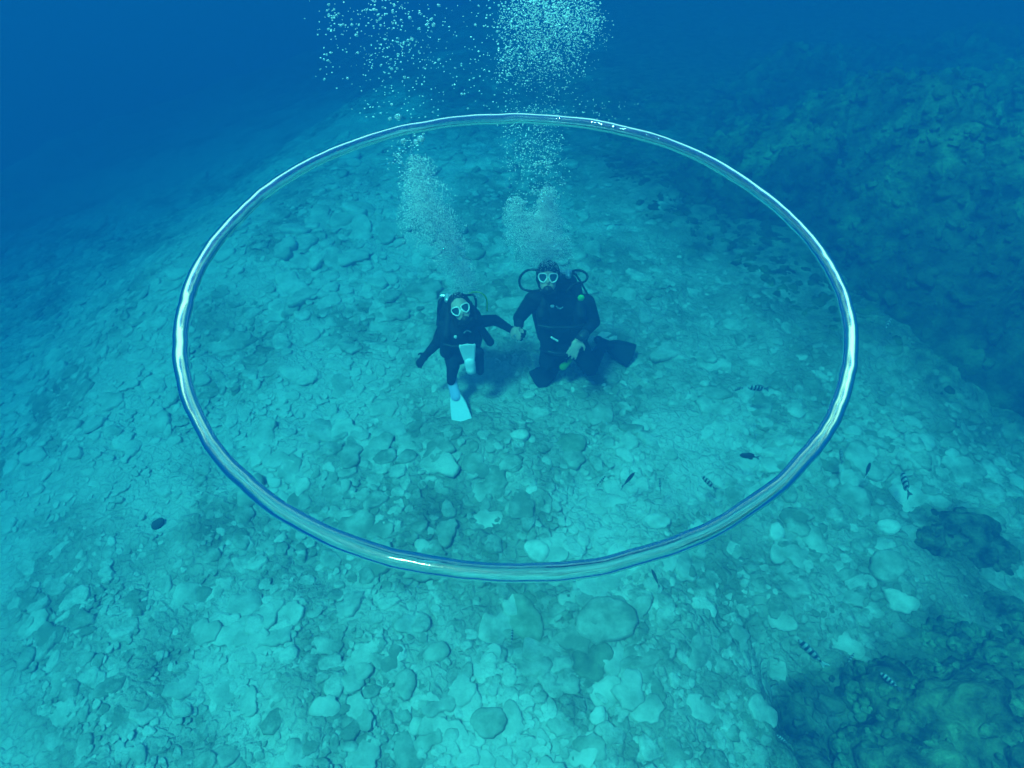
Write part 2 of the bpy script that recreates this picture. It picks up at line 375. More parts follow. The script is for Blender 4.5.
# ------------------------------------------------------------------ coral outcrop and dark mounds
M_coral = noisy('outcrop_rock', (0.02, 0.035, 0.022), (0.17, 0.22, 0.11), scale=6, bump=1.0, dist=0.05, bscale=14, coord='pos', detail=9, c3=(0.42, 0.46, 0.28))
M_weed_shade = noisy('dark_weed_shade', (0.02, 0.035, 0.024), (0.15, 0.18, 0.11), scale=8, bump=1.0, dist=0.05, bscale=16, coord='pos', detail=8)  # algae on the mounds; painted shade on the rock in the cleft
M_clump = noisy('coral_clumps', (0.03, 0.055, 0.03), (0.19, 0.27, 0.14), scale=9, bump=1.0, dist=0.03, bscale=30, coord='pos', detail=8)
def blob(name, c, rad, seed, mat, sub=5, amp=0.35, freq=1.6, parent=None, fine=0.12):
    bm = bmesh.new(); bmesh.ops.create_icosphere(bm, subdivisions=sub, radius=1)
    for v in bm.verts:
        d = v.co.copy(); o = Vector((seed * 3.1, seed * 1.7, -seed))
        k = 1 + amp * noise.fractal(d * freq + o, 0.9, 2.1, 4) + fine * abs(noise.noise(d * 5 + o)) + fine * 0.7 * abs(noise.noise(d * 11 + o)) + fine * 0.4 * abs(noise.noise(d * 23 + o))
        v.co = Vector((d.x * rad[0], d.y * rad[1], d.z * rad[2])) * k
    me = bpy.data.meshes.new(name); bm.to_mesh(me); bm.free(); smooth(me)
    return link(name, me, parent, c, mat)
def outcrop(name, label, lumps, mat, growth=0, seed=1):
    x0, y0 = lumps[0][0], lumps[0][1]; base = Vector((x0, y0, float(ground(x0, y0))))
    root = empty(name, base, label, 'rock')
    for i, (x, y, z, a, b, c) in enumerate(lumps):
        blob('rock', Vector((x, y, z)) - base, (a, b, c), seed + i, mat, 5 if a > 0.3 else 4, parent=root)
    if growth:
        V_, F_, off_ = [], [], 0
        for k in range(growth):
            l = lumps[rng.integers(len(lumps))]; th = rng.random() * 6.28; ph = math.acos(1 - rng.random() * 0.9)
            p = np.array([l[0] + l[3] * math.sin(ph) * math.cos(th), l[1] + l[4] * math.sin(ph) * math.sin(th), l[2] + l[5] * math.cos(ph) * 0.98]) - np.array(base)
            V, F = SH[k % 14]; s = 0.012 + 0.035 * rng.random() ** 2
            A = np.array(Matrix.Rotation(rng.random() * 6, 3, 'Z') @ Matrix.Rotation(rng.normal(0, .5), 3, 'X')) * s
            V_.append((V * [1, 1, 2.0]) @ A.T + p); F_.append(F + off_); off_ += len(V)
        tag(link('coral_growth', quick_mesh('coral_growth', np.vstack(V_), np.vstack(F_)), root, mat=M_clump if mat is M_coral else mat), kind='stuff')
    return root
def spot(px, py, z=0.0): p = at_z(px, py, z); return p.x, p.y
def lump(px, py, z, a, b, c): x, y = spot(px, py, z); return (x, y, float(ground(x, y)) + z, a, b, c)
outcrop('coral_outcrop', 'overgrown green coral outcrop filling the lower right corner',
        [lump(960, 730, 0.05, 0.42, 0.36, 0.36), lump(885, 700, 0.0, 0.20, 0.22, 0.26), lump(1010, 680, 0.0, 0.34, 0.26, 0.30), lump(910, 770, 0.0, 0.30, 0.26, 0.28),
         lump(1050, 760, 0.1, 0.4, 0.4, 0.4), lump(950, 650, -0.08, 0.22, 0.16, 0.18), lump(870, 755, -0.03, 0.17, 0.18, 0.2), lump(1040, 640, -0.05, 0.25, 0.2, 0.2)], M_coral, 900, 3)
outcrop('weed_shade_rock', 'low rock coloured dark to paint the shade along the left side of the coral outcrop',
        [lump(828, 730, -0.10, 0.16, 0.22, 0.17), lump(848, 680, -0.10, 0.11, 0.17, 0.15), lump(815, 770, -0.1, 0.2, 0.2, 0.16)], M_weed_shade, 160, 23)  # added dark lumps put the cleft's shade into the rock colour
outcrop('weed_shade_rock', 'dark weed-covered mound at far right, above the coral outcrop',
        [lump(955, 540, -0.10, 0.26, 0.20, 0.15), lump(985, 560, -0.08, 0.2, 0.16, 0.14), lump(925, 550, -0.08, 0.14, 0.12, 0.12)], M_weed_shade, 260, 33)
outcrop('weed_shade_rock', 'small dark weed-covered knoll between the large round stone and the mound at the right edge',
        [lump(990, 612, -0.10, 0.16, 0.12, 0.13)], M_weed_shade, 90, 43)

# ------------------------------------------------------------------ bubble ring
M_air = bpy.data.materials.new('air_in_water'); M_air.use_nodes = True
nt = M_air.node_tree; nt.nodes.clear()
o_ = nt.nodes.new('ShaderNodeOutputMaterial'); g_ = nt.nodes.new('ShaderNodeBsdfGlass')
g_.inputs['IOR'].default_value = 0.75; g_.inputs['Roughness'].default_value = 0.0
nt.links.new(g_.outputs[0], o_.inputs[0])
RR, TR = 0.695, 0.0148
ring_c = Vector((0.004, 1.158, H - 0.953))
V, F = [], []
NU, NV = 640, 28
for i in range(NU):
    u = 2 * math.pi * i / NU
    c, s = math.cos(u), math.sin(u)
    def nz(f, k): return noise.noise(Vector((c * f + k, s * f - k, k * 1.3)))
    wob = 0.007 * nz(1.6, 3) + 0.0032 * nz(8, 5) + 0.0010 * nz(24, 6)
    wz = 0.008 * nz(1.4, 8) + 0.002 * nz(8, 11)
    tr = TR * (1 + 0.10 * nz(2.2, 14) + 0.08 * nz(7, 17) + 0.03 * nz(20, 19))
    for j in range(NV):
        w = 2 * math.pi * j / NV
        rr = tr * (1 + 0.06 * noise.noise(Vector((c * 5 + math.cos(w) * .7, s * 5 + math.sin(w) * .7, 2.0))))
        q = RR + wob + rr * math.cos(w)
        V.append((q * c, q * s, wz + rr * math.sin(w) * 0.96))
for i in range(NU):
    for j in range(NV):
        a, b = i * NV + j, ((i + 1) % NU) * NV + j
        a2, b2 = i * NV + (j + 1) % NV, ((i + 1) % NU) * NV + (j + 1) % NV
        F.append((a, b, b2, a2))
tag(link('bubble_ring', mesh('bubble_ring', V, F), loc=ring_c, mat=M_air),
    'huge glassy ring of air hovering level above the two divers', 'bubble ring')

# ------------------------------------------------------------------ body building
def capsule(V, F, a, ra, b, rb, k=12, flat=None, nrm=None):
    """closed tapered tube from a to b with round ends; flat squeezes it along nrm"""
    a, b = Vector(a), Vector(b); d = b - a; L_ = d.length or 1e-4; d = d / L_
    if nrm is not None:
        n_ = Vector(nrm); n_ = (n_ - d * n_.dot(d)).normalized()
    else:
        n_ = d.orthogonal().normalized()
    t_ = d.cross(n_)
    rings = []
    for i in range(4): th = math.pi / 2 * (i + 1) / 4.0; rings.append((a - d * ra * math.cos(th), ra * math.sin(th)))
    for i in range(1, 4): q = i / 4; rings.append((a + d * L_ * q, ra + (rb - ra) * q))
    for i in range(4): th = math.pi / 2 * i / 4.0; rings.append((b + d * rb * math.sin(th), rb * math.cos(th)))
    o = len(V); V.append(a - d * ra)
    for c, r in rings:
        for j in range(k):
            w = 2 * math.pi * j / k
            V.append(c + t_ * r * math.cos(w) + n_ * r * math.sin(w) * (flat or 1))
    V.append(b + d * rb); e = len(V) - 1
    for j in range(k): F.append((o, o + 1 + (j + 1) % k, o + 1 + j))
    for i in range(len(rings) - 1):
        for j in range(k):
            p, q = o + 1 + i * k + j, o + 1 + i * k + (j + 1) % k
            F.append((p, q, q + k, p + k))
    p = o + 1 + (len(rings) - 1) * k
    for j in range(k): F.append((e, p + j, p + (j + 1) % k))
def ellipsoid(V, F, c, r, ax=None, seg=20, rin=12):
    A = ax or Matrix.Identity(3); o = len(V); c = Vector(c)
    V.append(c + A @ Vector((0, 0, r[2])))
    for i in range(1, rin):
        th = math.pi * i / rin
        for j in range(seg):
            w = 2 * math.pi * j / seg
            V.append(c + A @ Vector((r[0] * math.sin(th) * math.cos(w), r[1] * math.sin(th) * math.sin(w), r[2] * math.cos(th))))
    V.append(c + A @ Vector((0, 0, -r[2]))); e = len(V) - 1
    for j in range(seg):
        F.append((o, o + 1 + j, o + 1 + (j + 1) % seg)); p = o + 1 + (rin - 2) * seg
        F.append((e, p + (j + 1) % seg, p + j))
    for i in range(rin - 2):
        for j in range(seg):
            p, q = o + 1 + i * seg + j, o + 1 + i * seg + (j + 1) % seg
            F.append((p, p + seg, q + seg, q))
def fused(name, V, F, voxel, it=4):
    """one continuous skin over all the overlapping volumes"""
    me = mesh('tmp', V, F); o = bpy.data.objects.new('tmp', me); sc.collection.objects.link(o)
    m = o.modifiers.new('r', 'REMESH'); m.mode = 'VOXEL'; m.voxel_size = voxel; m.use_smooth_shade = True
    s = o.modifiers.new('s', 'SMOOTH'); s.factor = 0.5; s.iterations = it
    dg = bpy.context.evaluated_depsgraph_get()
    r = bpy.data.meshes.new_from_object(o.evaluated_get(dg)); r.name = name
    bpy.data.objects.remove(o); bpy.data.meshes.remove(me); return smooth(r)
def tube(name, pts, r, mat, parent, k=8, closed=False, loc=None):
    """a hose: a smooth tube through the points"""
    P = [Vector(p) for p in pts]; n_ = len(P); C = []
    rng_ = range(n_ if closed else n_ - 1)
    for i in rng_:
        p0 = P[(i - 1) % n_] if (closed or i > 0) else P[0]; p1 = P[i]; p2 = P[(i + 1) % n_]
        p3 = P[(i + 2) % n_] if (closed or i + 2 < n_) else P[-1]
        for t in (0, .2, .4, .6, .8):
            C.append(0.5 * ((2 * p1) + (p2 - p0) * t + (2 * p0 - 5 * p1 + 4 * p2 - p3) * t * t + (3 * p1 - p0 - 3 * p2 + p3) * t ** 3))
    if not closed: C.append(P[-1])
    V, F = [], []; m_ = len(C); nrm = None
    for i, c in enumerate(C):
        d = (C[(i + 1) % m_] - C[i - 1]) if (closed or 0 < i < m_ - 1) else ((C[1] - C[0]) if i == 0 else (C[-1] - C[-2]))
        d.normalize()
        nrm = d.orthogonal().normalized() if nrm is None else (nrm - d * nrm.dot(d)).normalized()
        t_ = d.cross(nrm)
        V += [c + (nrm * math.cos(2 * math.pi * j / k) + t_ * math.sin(2 * math.pi * j / k)) * r for j in range(k)]
    for i in range(m_ if closed else m_ - 1):
        for j in range(k):
            a, b = i * k + j, ((i + 1) % m_) * k + j; a2, b2 = i * k + (j + 1) % k, ((i + 1) % m_) * k + (j + 1) % k
            F.append((a, a2, b2, b))
    if not closed: F += [tuple(range(k - 1, -1, -1)), tuple(range((m_ - 1) * k, m_ * k))]
    return link(name, mesh(name, V, F), parent, loc, mat)

M_suit = noisy('neoprene', (0.010, 0.012, 0.016), (0.022, 0.025, 0.032), scale=14, bump=0.35, dist=0.006, bscale=30)
M_skin = material('skin', (0.50, 0.36, 0.29), 0.6)
M_hair = noisy('hair', (0.012, 0.010, 0.009), (0.03, 0.025, 0.02), scale=30, bump=0.6, dist=0.01, bscale=60)
M_nylon = material('nylon', (0.014, 0.015, 0.018), 0.7)
M_rubber = material('black_rubber', (0.012, 0.012, 0.014), 0.45)
M_whiteplas = material('white_silicone', (0.80, 0.80, 0.80), 0.35)
M_finpale = noisy('pale_fin_blade', (0.72, 0.74, 0.78), (0.80, 0.80, 0.84), scale=5, bump=0.1, dist=0.004, bscale=12)
M_lilac = material('lilac_rubber', (0.50, 0.48, 0.72), 0.5)
M_green = material('green_plastic', (0.10, 0.60, 0.12), 0.5)
M_yellow = material('yellow_green_hose', (0.45, 0.75, 0.06), 0.5)
M_olive = material('olive_cloth', (0.12, 0.30, 0.04), 0.7)
M_metal = material('chrome', (0.7, 0.7, 0.7), 0.25); M_metal.node_tree.nodes['Principled BSDF'].inputs['Metallic'].default_value = 0.6
M_tank = material('tank_paint', (0.03, 0.035, 0.045), 0.4)
M_lens = material('mask_glass', (0.03, 0.06, 0.08), 0.05, 0.6)

def hand(V, F, w, d, nrm, s=1.0, curl=0.5, thumb=1):
    """palm, four bent fingers of unequal length and a thumb; w wrist, d towards the fingers, nrm out of the back of the hand"""
    d = Vector(d).normalized(); n_ = Vector(nrm); n_ = (n_ - d * n_.dot(d)).normalized(); t_ = d.cross(n_)
    w = Vector(w); c = w + d * 0.045 * s
    ellipsoid(V, F, c, (0.040 * s, 0.052 * s, 0.016 * s), Matrix((t_, d, n_)).transposed())
    for i, (off, ln) in enumerate(((-0.030, 0.070), (-0.010, 0.080), (0.010, 0.075), (0.029, 0.058))):
        a = w + d * 0.082 * s + t_ * off * s
        dd = (d + t_ * off * 4).normalized()
        b = a + (dd * math.cos(curl * 0.4) - n_ * math.sin(curl * 0.4)) * ln * 0.5 * s
        e = b + (dd * math.cos(curl) - n_ * math.sin(curl)) * ln * 0.5 * s
        capsule(V, F, a, 0.0095 * s, b, 0.0088 * s, 8); capsule(V, F, b, 0.0088 * s, e, 0.0075 * s, 8)
    a = w + d * 0.022 * s + t_ * 0.030 * s * thumb
    b = a + (d * 0.6 + t_ * thumb - n_ * 0.3).normalized() * 0.034 * s; e = b + (d + t_ * thumb * 0.3 - n_ * 0.3).normalized() * 0.026 * s
    capsule(V, F, a, 0.012 * s, b, 0.0105 * s, 8); capsule(V, F, b, 0.0105 * s, e, 0.0085 * s, 8)

def fin(root, O, heel, tip, side, wid, mat_b, mat_p, up=None):
    """swim fin: foot pocket (> ribs on the blade)"""
    heel, tip = Vector(heel) - O, Vector(tip) - O
    d = tip - heel; L_ = d.length; d /= L_; s_ = Vector(side); s_ = (s_ - d * s_.dot(d)).normalized(); u_ = s_.cross(d)
    A = Matrix((s_, d, u_)).transposed()
    V, F = [], []; prof = [(0.30, 0.40, 0.012), (0.38, 0.58, 0.009), (0.5, 0.74, 0.006), (0.7, 0.88, 0.005), (0.88, 0.98, 0.004), (0.97, 1.0, 0.0035), (1.0, 0.86, 0.003)]
    nx = 9
    for sgn in (1, -1):
        for q, w_, t in prof:
            for j in range(nx):
                x = (j / (nx - 1) * 2 - 1)
                V.append(heel + A @ Vector((x * wid / 2 * w_, L_ * (q + (0.035 * (1 - abs(x)) if q > .95 else 0)), sgn * t + 0.04 * L_ * math.sin(q * 3) + (0.010 if abs(x) > .85 else 0.0025 * math.cos(x * 12)) * (1 if sgn > 0 else 0))))
    m = len(prof) * nx
    for i in range(len(prof) - 1):
        for j in range(nx - 1):
            a = i * nx + j; F.append((a, a + 1, a + nx + 1, a + nx)); F.append((m + a, m + a + nx, m + a + nx + 1, m + a + 1))
    for i in range(len(prof) - 1):
        for j in (0, nx - 1):
            a = i * nx + j; q = (a, a + nx, m + a + nx, m + a); F.append(q if j == 0 else q[::-1])
    for i in (0, len(prof) - 1):
        for j in range(nx - 1):
            a = i * nx + j; q = (a, m + a, m + a + 1, a + 1); F.append(q if i == 0 else q[::-1])
    f = link('fin', mesh('fin', V, F), root, mat=mat_b)
    V, F = [], []
    capsule(V, F, heel + A @ Vector((0, L_ * 0.02, 0.01)), 0.040, heel + A @ Vector((0, L_ * 0.34, 0.012)), 0.045, 14, flat=0.62, nrm=u_)
    capsule(V, F, heel + A @ Vector((0, L_ * 0.05, 0.02)), 0.042, heel + A @ Vector((0, -L_ * 0.02, 0.05)), 0.038, 12)
    link('foot_pocket', fused('foot_pocket', V, F, 0.009, 3), f, mat=mat_p)
    V, F = [], []
    for sx in (-1, 1):
        capsule(V, F, heel + A @ Vector((sx * wid * 0.20, L_ * .32, 0.02)), 0.008, heel + A @ Vector((sx * wid * .46, L_ * .93, 0.012 + 0.02 * L_)), 0.005, 8)
    link('rib', mesh('rib', V, F), f, mat=mat_p)
    return f

def goggles(root, A, c, s, mat_f, broad=False):
    """diving mask seen from in front: rim round two panes, nose pocket, strap"""
    def pt(x, y, z): return c + A @ Vector((x * s, y * s, z * s))
    rim = []
    fr = None
    for sx in (-1, 1):
        loop = [(0.010, 0.115, 0.010), (0.016, 0.118, 0.038), (0.045, 0.112, 0.046), (0.078, 0.098, 0.040), (0.085, 0.090, 0.012), (0.070, 0.098, -0.020), (0.042, 0.110, -0.034), (0.022, 0.116, -0.018)]
        o = tube('mask_frame', [pt(sx * x, y, z) for x, y, z in loop], 0.0062 * s, mat_f, root, 8, closed=True)
        V = [pt(sx * x * 0.98, y - 0.003, z * .98) for x, y, z in loop]; V = [sum(V, Vector()) / 8 + A @ Vector((0, 0.004, 0))] + V
        F = [(0, 1 + i, 1 + (i + 1) % 8) for i in range(8)]
        if sx < 0: F = [q[::-1] for q in F]
        link('lens', mesh('lens', V, F, False), o, mat=M_lens)
    V, F = [], []
    ellipsoid(V, F, pt(0, 0.112, -0.018), (0.016 * s, 0.020 * s, 0.026 * s), A)
    link('nose_pocket', mesh('nose_pocket', V, F), root, mat=mat_f)
    V, F = [], []
    strap = [pt(0.088, 0.085, 0.01), pt(0.100, 0.03, 0.02), pt(0.098, -0.05, 0.03), pt(0.05, -0.12, 0.04), pt(-0.05, -0.12, 0.04), pt(-0.098, -0.05, 0.03), pt(-0.100, 0.03, 0.02), pt(-0.088, 0.085, 0.01)]
    tube('mask_strap', strap, 0.008 * s, M_rubber, root, 6)
def regulator(root, A, c, s, col):
    V, F = [], []
    ellipsoid(V, F, c + A @ Vector((0, 0.130 * s, -0.075 * s)), (0.036 * s, 0.022 * s, 0.032 * s), A)
    capsule(V, F, c + A @ Vector((-0.05 * s, 0.12 * s, -0.085 * s)), 0.012 * s, c + A @ Vector((0.05 * s, 0.12 * s, -0.085 * s)), 0.012 * s, 10)
    capsule(V, F, c + A @ Vector((0, 0.09 * s, -0.07 * s)), 0.014 * s, c + A @ Vector((0, 0.12 * s, -0.075 * s)), 0.018 * s, 10)
    r = link('regulator', fused('regulator', V, F, 0.006, 2), root, mat=M_rubber)
    V, F = [], []; ellipsoid(V, F, c + A @ Vector((0, 0.150 * s, -0.075 * s)), (0.016 * s, 0.006 * s, 0.016 * s), A, 12, 8)
    link('purge_button', mesh('purge_button', V, F), r, mat=col)

def head(V, F, A, c, s):
    def e(x, y, z, r): ellipsoid(V, F, c + A @ Vector((x * s, y * s, z * s)), tuple(q * s for q in r), A)
    e(0, -0.008, 0.020, (0.076, 0.098, 0.100))              # cranium
    e(0, 0.022, -0.040, (0.060, 0.072, 0.078))              # face and jaw
    e(0, 0.100, -0.018, (0.013, 0.018, 0.024))              # nose
    e(0, 0.082, -0.062, (0.026, 0.014, 0.012))              # mouth
    e(0, 0.070, -0.100, (0.022, 0.018, 0.016))              # chin
    e(0.082, -0.005, -0.005, (0.008, 0.020, 0.030)); e(-0.082, -0.005, -0.005, (0.008, 0.020, 0.030))   # ears
def head_axes(c, roll=0.0, aim=1.0, yaw=0.0):
    f = (Vector((yaw, 0, H * aim)) - Vector(c)).normalized(); x = f.cross(Vector((0, 0, 1))).normalized() * 1.0
    u = x.cross(f)
    # x is to the viewer's left of someone who faces the viewer: keep a right-handed set (x, f, u)
    A = Matrix((x, f, u)).transposed()
    return A @ Matrix.Rotation(roll, 3, 'Y')
def body(root, O, V, F, skins, voxel=0.0085):
    V = [Vector(v) - O for v in V]
    me = fused('body', V, F, voxel, 5)
    me.materials.append(M_suit); me.materials.append(M_skin)
    S = [(Vector(c) - O, r) for c, r in skins]
    n_ = len(me.polygons); idx = np.zeros(n_, np.int32); cc = np.zeros(n_ * 3); me.polygons.foreach_get('center', cc); cc = cc.reshape(-1, 3)
    for c, r in S: idx[((cc - np.array(c)) ** 2).sum(1) < r * r] = 1
    me.polygons.foreach_set('material_index', idx); me.update()
    return link('body', me, root)
def tank(root, O, top, bot, r):
    top, bot = Vector(top) - O, Vector(bot) - O; V, F = [], []
    capsule(V, F, top, r, bot, r, 20)
    t = link('air_tank', mesh('air_tank', V, F), root, mat=M_tank)
    V, F = [], []; d = (top - bot).normalized(); x = Vector((1, 0, 0))
    capsule(V, F, top + d * (r + .0), 0.018, top + d * (r + .05), 0.016, 10)
    capsule(V, F, top + d * (r + .04) - x * .05, 0.017, top + d * (r + .04) + x * .06, 0.020, 10)
    capsule(V, F, top + d * (r + .04) + Vector((0, -.05, 0)), 0.024, top + d * (r + .04), 0.024, 12)
    link('valve', fused('valve', V, F, 0.006, 1), t, mat=M_metal)
    return top + d * (r + .04)

# ------------------------------------------------------------------ the larger diver, kneeling
O = Vector((at(562, 360, 3.95).x, 3.95, 0.05))
man = empty('person', O, 'larger diver kneeling on the seabed in black gear and black fins', 'person')
hc = at(548, 278, 3.90); A = head_axes(hc, 0.03, 0.93)
V, F = [], []; s = 1.0
head(V, F, A, hc, s)
neck = at(550, 292, 3.97); sl, sr = at(533, 300, 3.95), at(586, 303, 3.96)
chest, belly, pel = at(560, 311, 3.97), at(562, 328, 3.96), at(564, 343, 3.96)
capsule(V, F, hc + A @ Vector((0, -0.03, -0.05)), 0.058, neck + Vector((.01, 0.03, -.05)), 0.072)
ellipsoid(V, F, chest, (0.185, 0.12, 0.20)); ellipsoid(V, F, belly, (0.14, 0.11, 0.19)); ellipsoid(V, F, pel, (0.165, 0.125, 0.13))
capsule(V, F, neck + Vector((-.04, 0.03, -.10)), 0.06, sl, 0.070); capsule(V, F, neck + Vector((.05, .03, -.10)), 0.06, sr, 0.072)
hold = at(517.5, 333, 3.80)
el, wl_ = at(519, 318, 3.98), at(518.5, 329, 3.86)
capsule(V, F, sl, 0.068, el, 0.050); capsule(V, F, el, 0.048, wl_, 0.032)
er, wr = at(594, 322, 3.96), at(580, 338, 3.66)
capsule(V, F, sr, 0.072, er, 0.052); capsule(V, F, er, 0.052, wr, 0.034)
handdir_r = at(571, 356, 3.60) - wr
hand(V, F, wr + handdir_r.normalized() * 0.01, handdir_r, Vector((-0.1, -0.75, 0.6)), 1.08, 0.25, -1)
hand(V, F, wl_, hold - wl_, Vector((-0.9, -0.5, 0.3)), 1.0, 1.5, 1)
kl, kr = at(547, 362, 3.86), at(590, 368, 3.86)
al, ar = at(563, 363, 3.96), at(603, 344, 4.22)
capsule(V, F, at(553, 344, 3.96), 0.098, kl, 0.070); capsule(V, F, kl, 0.066, al, 0.042)
capsule(V, F, at(576, 344, 3.96), 0.098, kr, 0.070); capsule(V, F, kr, 0.066, ar, 0.044)
body(man, O, V, F, [(hc + A @ Vector((0, 0.065, -0.02)), 0.075), (wr + handdir_r.normalized() * 0.10, 0.092), (wl_ + (hold - wl_).normalized() * 0.07, 0.062)], 0.0078)
V, F = [], []
ellipsoid(V, F, hc - O + A @ Vector((0, -0.026, 0.030)), (0.090, 0.102, 0.106), A); ellipsoid(V, F, hc - O + A @ Vector((0, -0.05, -0.03)), (0.082, 0.075, 0.085), A)
link('hair', fused('hair', V, F, 0.009, 3), man, mat=M_hair)
goggles(man, A, hc - O, 0.80, M_whiteplas); regulator(man, A, hc - O, 1.05, M_rubber)
# buoyancy jacket: back, two padded front panels, shoulder straps
V, F = [], []
ellipsoid(V, F, chest - O + Vector((0, 0.09, -.02)), (0.195, 0.10, 0.25))
for sx in (-1, 1):
    capsule(V, F, chest - O + Vector((sx * .14, -0.075, 0.05)), 0.055, belly - O + Vector((sx * .112, -0.085, -0.10)), 0.064)
    capsule(V, F, chest - O + Vector((sx * .12, 0.06, 0.20)), 0.040, chest - O + Vector((sx * .15, -0.10, 0.06)), 0.045)
    capsule(V, F, chest - O + Vector((sx * .15, 0.05, -0.02)), 0.080, belly - O + Vector((sx * .125, 0.04, -0.12)), 0.072)
jk = link('buoyancy_jacket', fused('buoyancy_jacket', V, F, 0.010, 4), man, mat=M_nylon)
tube('chest_strap', [chest - O + Vector(p) for p in ((-.18, -.13, -.03), (-.09, -.165, -.02), (0, -.165, -.02), (.09, -.165, -.02), (.18, -.13, -.03))], 0.013, M_rubber, jk)
tube('waist_strap', [belly - O + Vector(p) for p in ((-.17, -.09, -.13), (-.08, -.150, -.13), (.06, -.150, -.14), (.17, -.10, -.13))], 0.018, M_rubber, jk)
def small(name, p, r, mat, parent, ax=None):
    V, F = [], []; ellipsoid(V, F, p, r, ax, 12, 8); return link(name, mesh(name, V, F), parent, mat=mat)
small('clip', at(552.5, 306, 3.80) - O, (0.016, 0.012, 0.012), M_whiteplas, jk)
tube('strap_ring', [at(x, y, 3.80) - O for x, y in ((556, 306), (560, 308.5), (563, 307))], 0.006, M_metal, jk)
tube('belt_webbing', [at(x, y, 3.79) - O for x, y in ((551, 337), (555, 339.5), (558, 341))], 0.008, M_whiteplas, jk)
small('shoulder_patch', at(581, 298, 3.86) - O, (0.026, 0.014, 0.030), M_green, jk)
V, F = [], []; capsule(V, F, at(584, 334.5, 3.69) - O, 0.038, at(581.5, 337, 3.67) - O, 0.037, 14); link('wrist_computer', mesh('wrist_computer', V, F), man, mat=M_tank)
vt = tank(man, O, at(567, 284, 4.14), Vector(at(567, 284, 4.14)) + Vector((0, 0.03, -0.52)), 0.085)
reg = hc - O + A @ Vector((0, 0.125, -0.08))
tube('hose', [vt + Vector((-.05, -.03, 0))] + [at(x, y, z) - O for x, y, z in ((537, 270, 4.0), (526, 271, 3.95), (519.5, 279, 3.92), (521.5, 288, 3.88), (531, 291, 3.84))] + [reg + Vector((-.05, 0, 0))], 0.009, M_rubber, man)
tube('hose', [vt + Vector((.05, -.03, 0))] + [at(x, y, z) - O for x, y, z in ((573, 271, 4.03), (582, 271, 4.0), (587.5, 276, 3.97), (584, 282, 3.93), (574, 284, 3.9), (566, 292, 3.86))], 0.009, M_rubber, man)
tube('hose', [vt + Vector((.05, .0, 0))] + [at(x, y, z) - O for x, y, z in ((590, 300, 4.05), (592, 322, 4.08), (584, 345, 4.0), (570, 356, 3.86), (566, 362, 3.82))], 0.008, M_rubber, man)
V, F = [], []; capsule(V, F, at(570, 360, 3.84) - O, 0.022, at(563, 367, 3.82) - O, 0.032, 14, flat=.6, nrm=(0, -1, .8)); link('spare_regulator', mesh('spare_regulator', V, F), man, mat=M_olive)
fin(man, O, at(564, 362, 3.97), at(535, 382, 3.83), at(556, 384, 3.84) - at(548, 364, 3.96), 0.20, M_nylon, M_rubber)
fin(man, O, at(598, 341, 4.26), at(632, 356, 4.14), at(606, 360, 4.1) - at(616, 340, 4.24), 0.21, M_nylon, M_rubber)

# ------------------------------------------------------------------ the smaller diver, hovering
O = Vector((at(458, 352, 3.75).x, 3.75, 0.5))
girl = empty('person', O, 'smaller diver hovering in black gear with pale fins, one stretched forward', 'person')
hc = at(461, 309.5, 3.72); A = head_axes(hc, 0.32, 0.9); s = 0.95
V, F = [], []
head(V, F, A, hc, s)
neck = at(462, 324, 3.80); sl, sr = at(447, 329, 3.78), at(477, 322, 3.80)
chest, belly, pel = at(461, 333, 3.80), at(459, 343, 3.80), at(457, 352, 3.80)
capsule(V, F, hc + A @ Vector((0, -0.02, -0.05)), 0.045, neck, 0.055)
ellipsoid(V, F, chest, (0.150, 0.10, 0.15)); ellipsoid(V, F, belly, (0.115, 0.09, 0.14)); ellipsoid(V, F, pel, (0.120, 0.10, 0.11))
capsule(V, F, neck, 0.05, sl, 0.052); capsule(V, F, neck, 0.05, sr, 0.052)
el, wl_ = at(437, 343, 3.78), at(427, 354, 3.72)
capsule(V, F, sl, 0.054, el, 0.045); capsule(V, F, el, 0.043, wl_, 0.030)
hand(V, F, wl_, at(421, 361, 3.68) - wl_, Vector((-.3, -0.7, 0.6)), 0.85, 0.7, 1)
er, wr = at(495, 320, 3.88), at(510, 329, 3.83)
capsule(V, F, sr, 0.054, er, 0.043); capsule(V, F, er, 0.043, wr, 0.029)
hand(V, F, wr, hold + Vector((0.01, 0.01, 0)) - wr, Vector((0.2, -0.6, 0.7)), 0.9, 0.9, 1)
kl, al = at(453, 366, 3.68), at(451, 381, 3.62)
capsule(V, F, at(452, 352, 3.80), 0.076, kl, 0.056); capsule(V, F, kl, 0.054, al, 0.036)
kr, ar = at(478, 353, 3.68), at(480, 371, 3.62)
capsule(V, F, at(463, 351, 3.82), 0.070, kr, 0.050); capsule(V, F, kr, 0.046, ar, 0.034)
body(girl, O, V, F, [(hc + A @ Vector((0, 0.065, 0.01)), 0.080), (wr + (hold - wr).normalized() * 0.065, 0.055)], 0.0075)
V, F = [], []
ellipsoid(V, F, hc - O + A @ Vector((0, -0.035, 0.030)), (0.088, 0.100, 0.100), A); ellipsoid(V, F, hc - O + A @ Vector((0, -0.06, -0.05)), (0.080, 0.065, 0.110), A)
for sx in (-1, 1): capsule(V, F, hc - O + A @ Vector((sx * .070, -0.01, 0.02)), 0.026, hc - O + A @ Vector((sx * .078, -0.02, -0.10)), 0.020)
link('hair', fused('hair', V, F, 0.009, 3), girl, mat=M_hair)
goggles(girl, A, hc - O, 0.78, M_whiteplas); regulator(girl, A, hc - O, 0.98, M_rubber)
V, F = [], []
ellipsoid(V, F, chest - O + Vector((-.01, 0.10, 0.02)), (0.180, 0.09, 0.22))
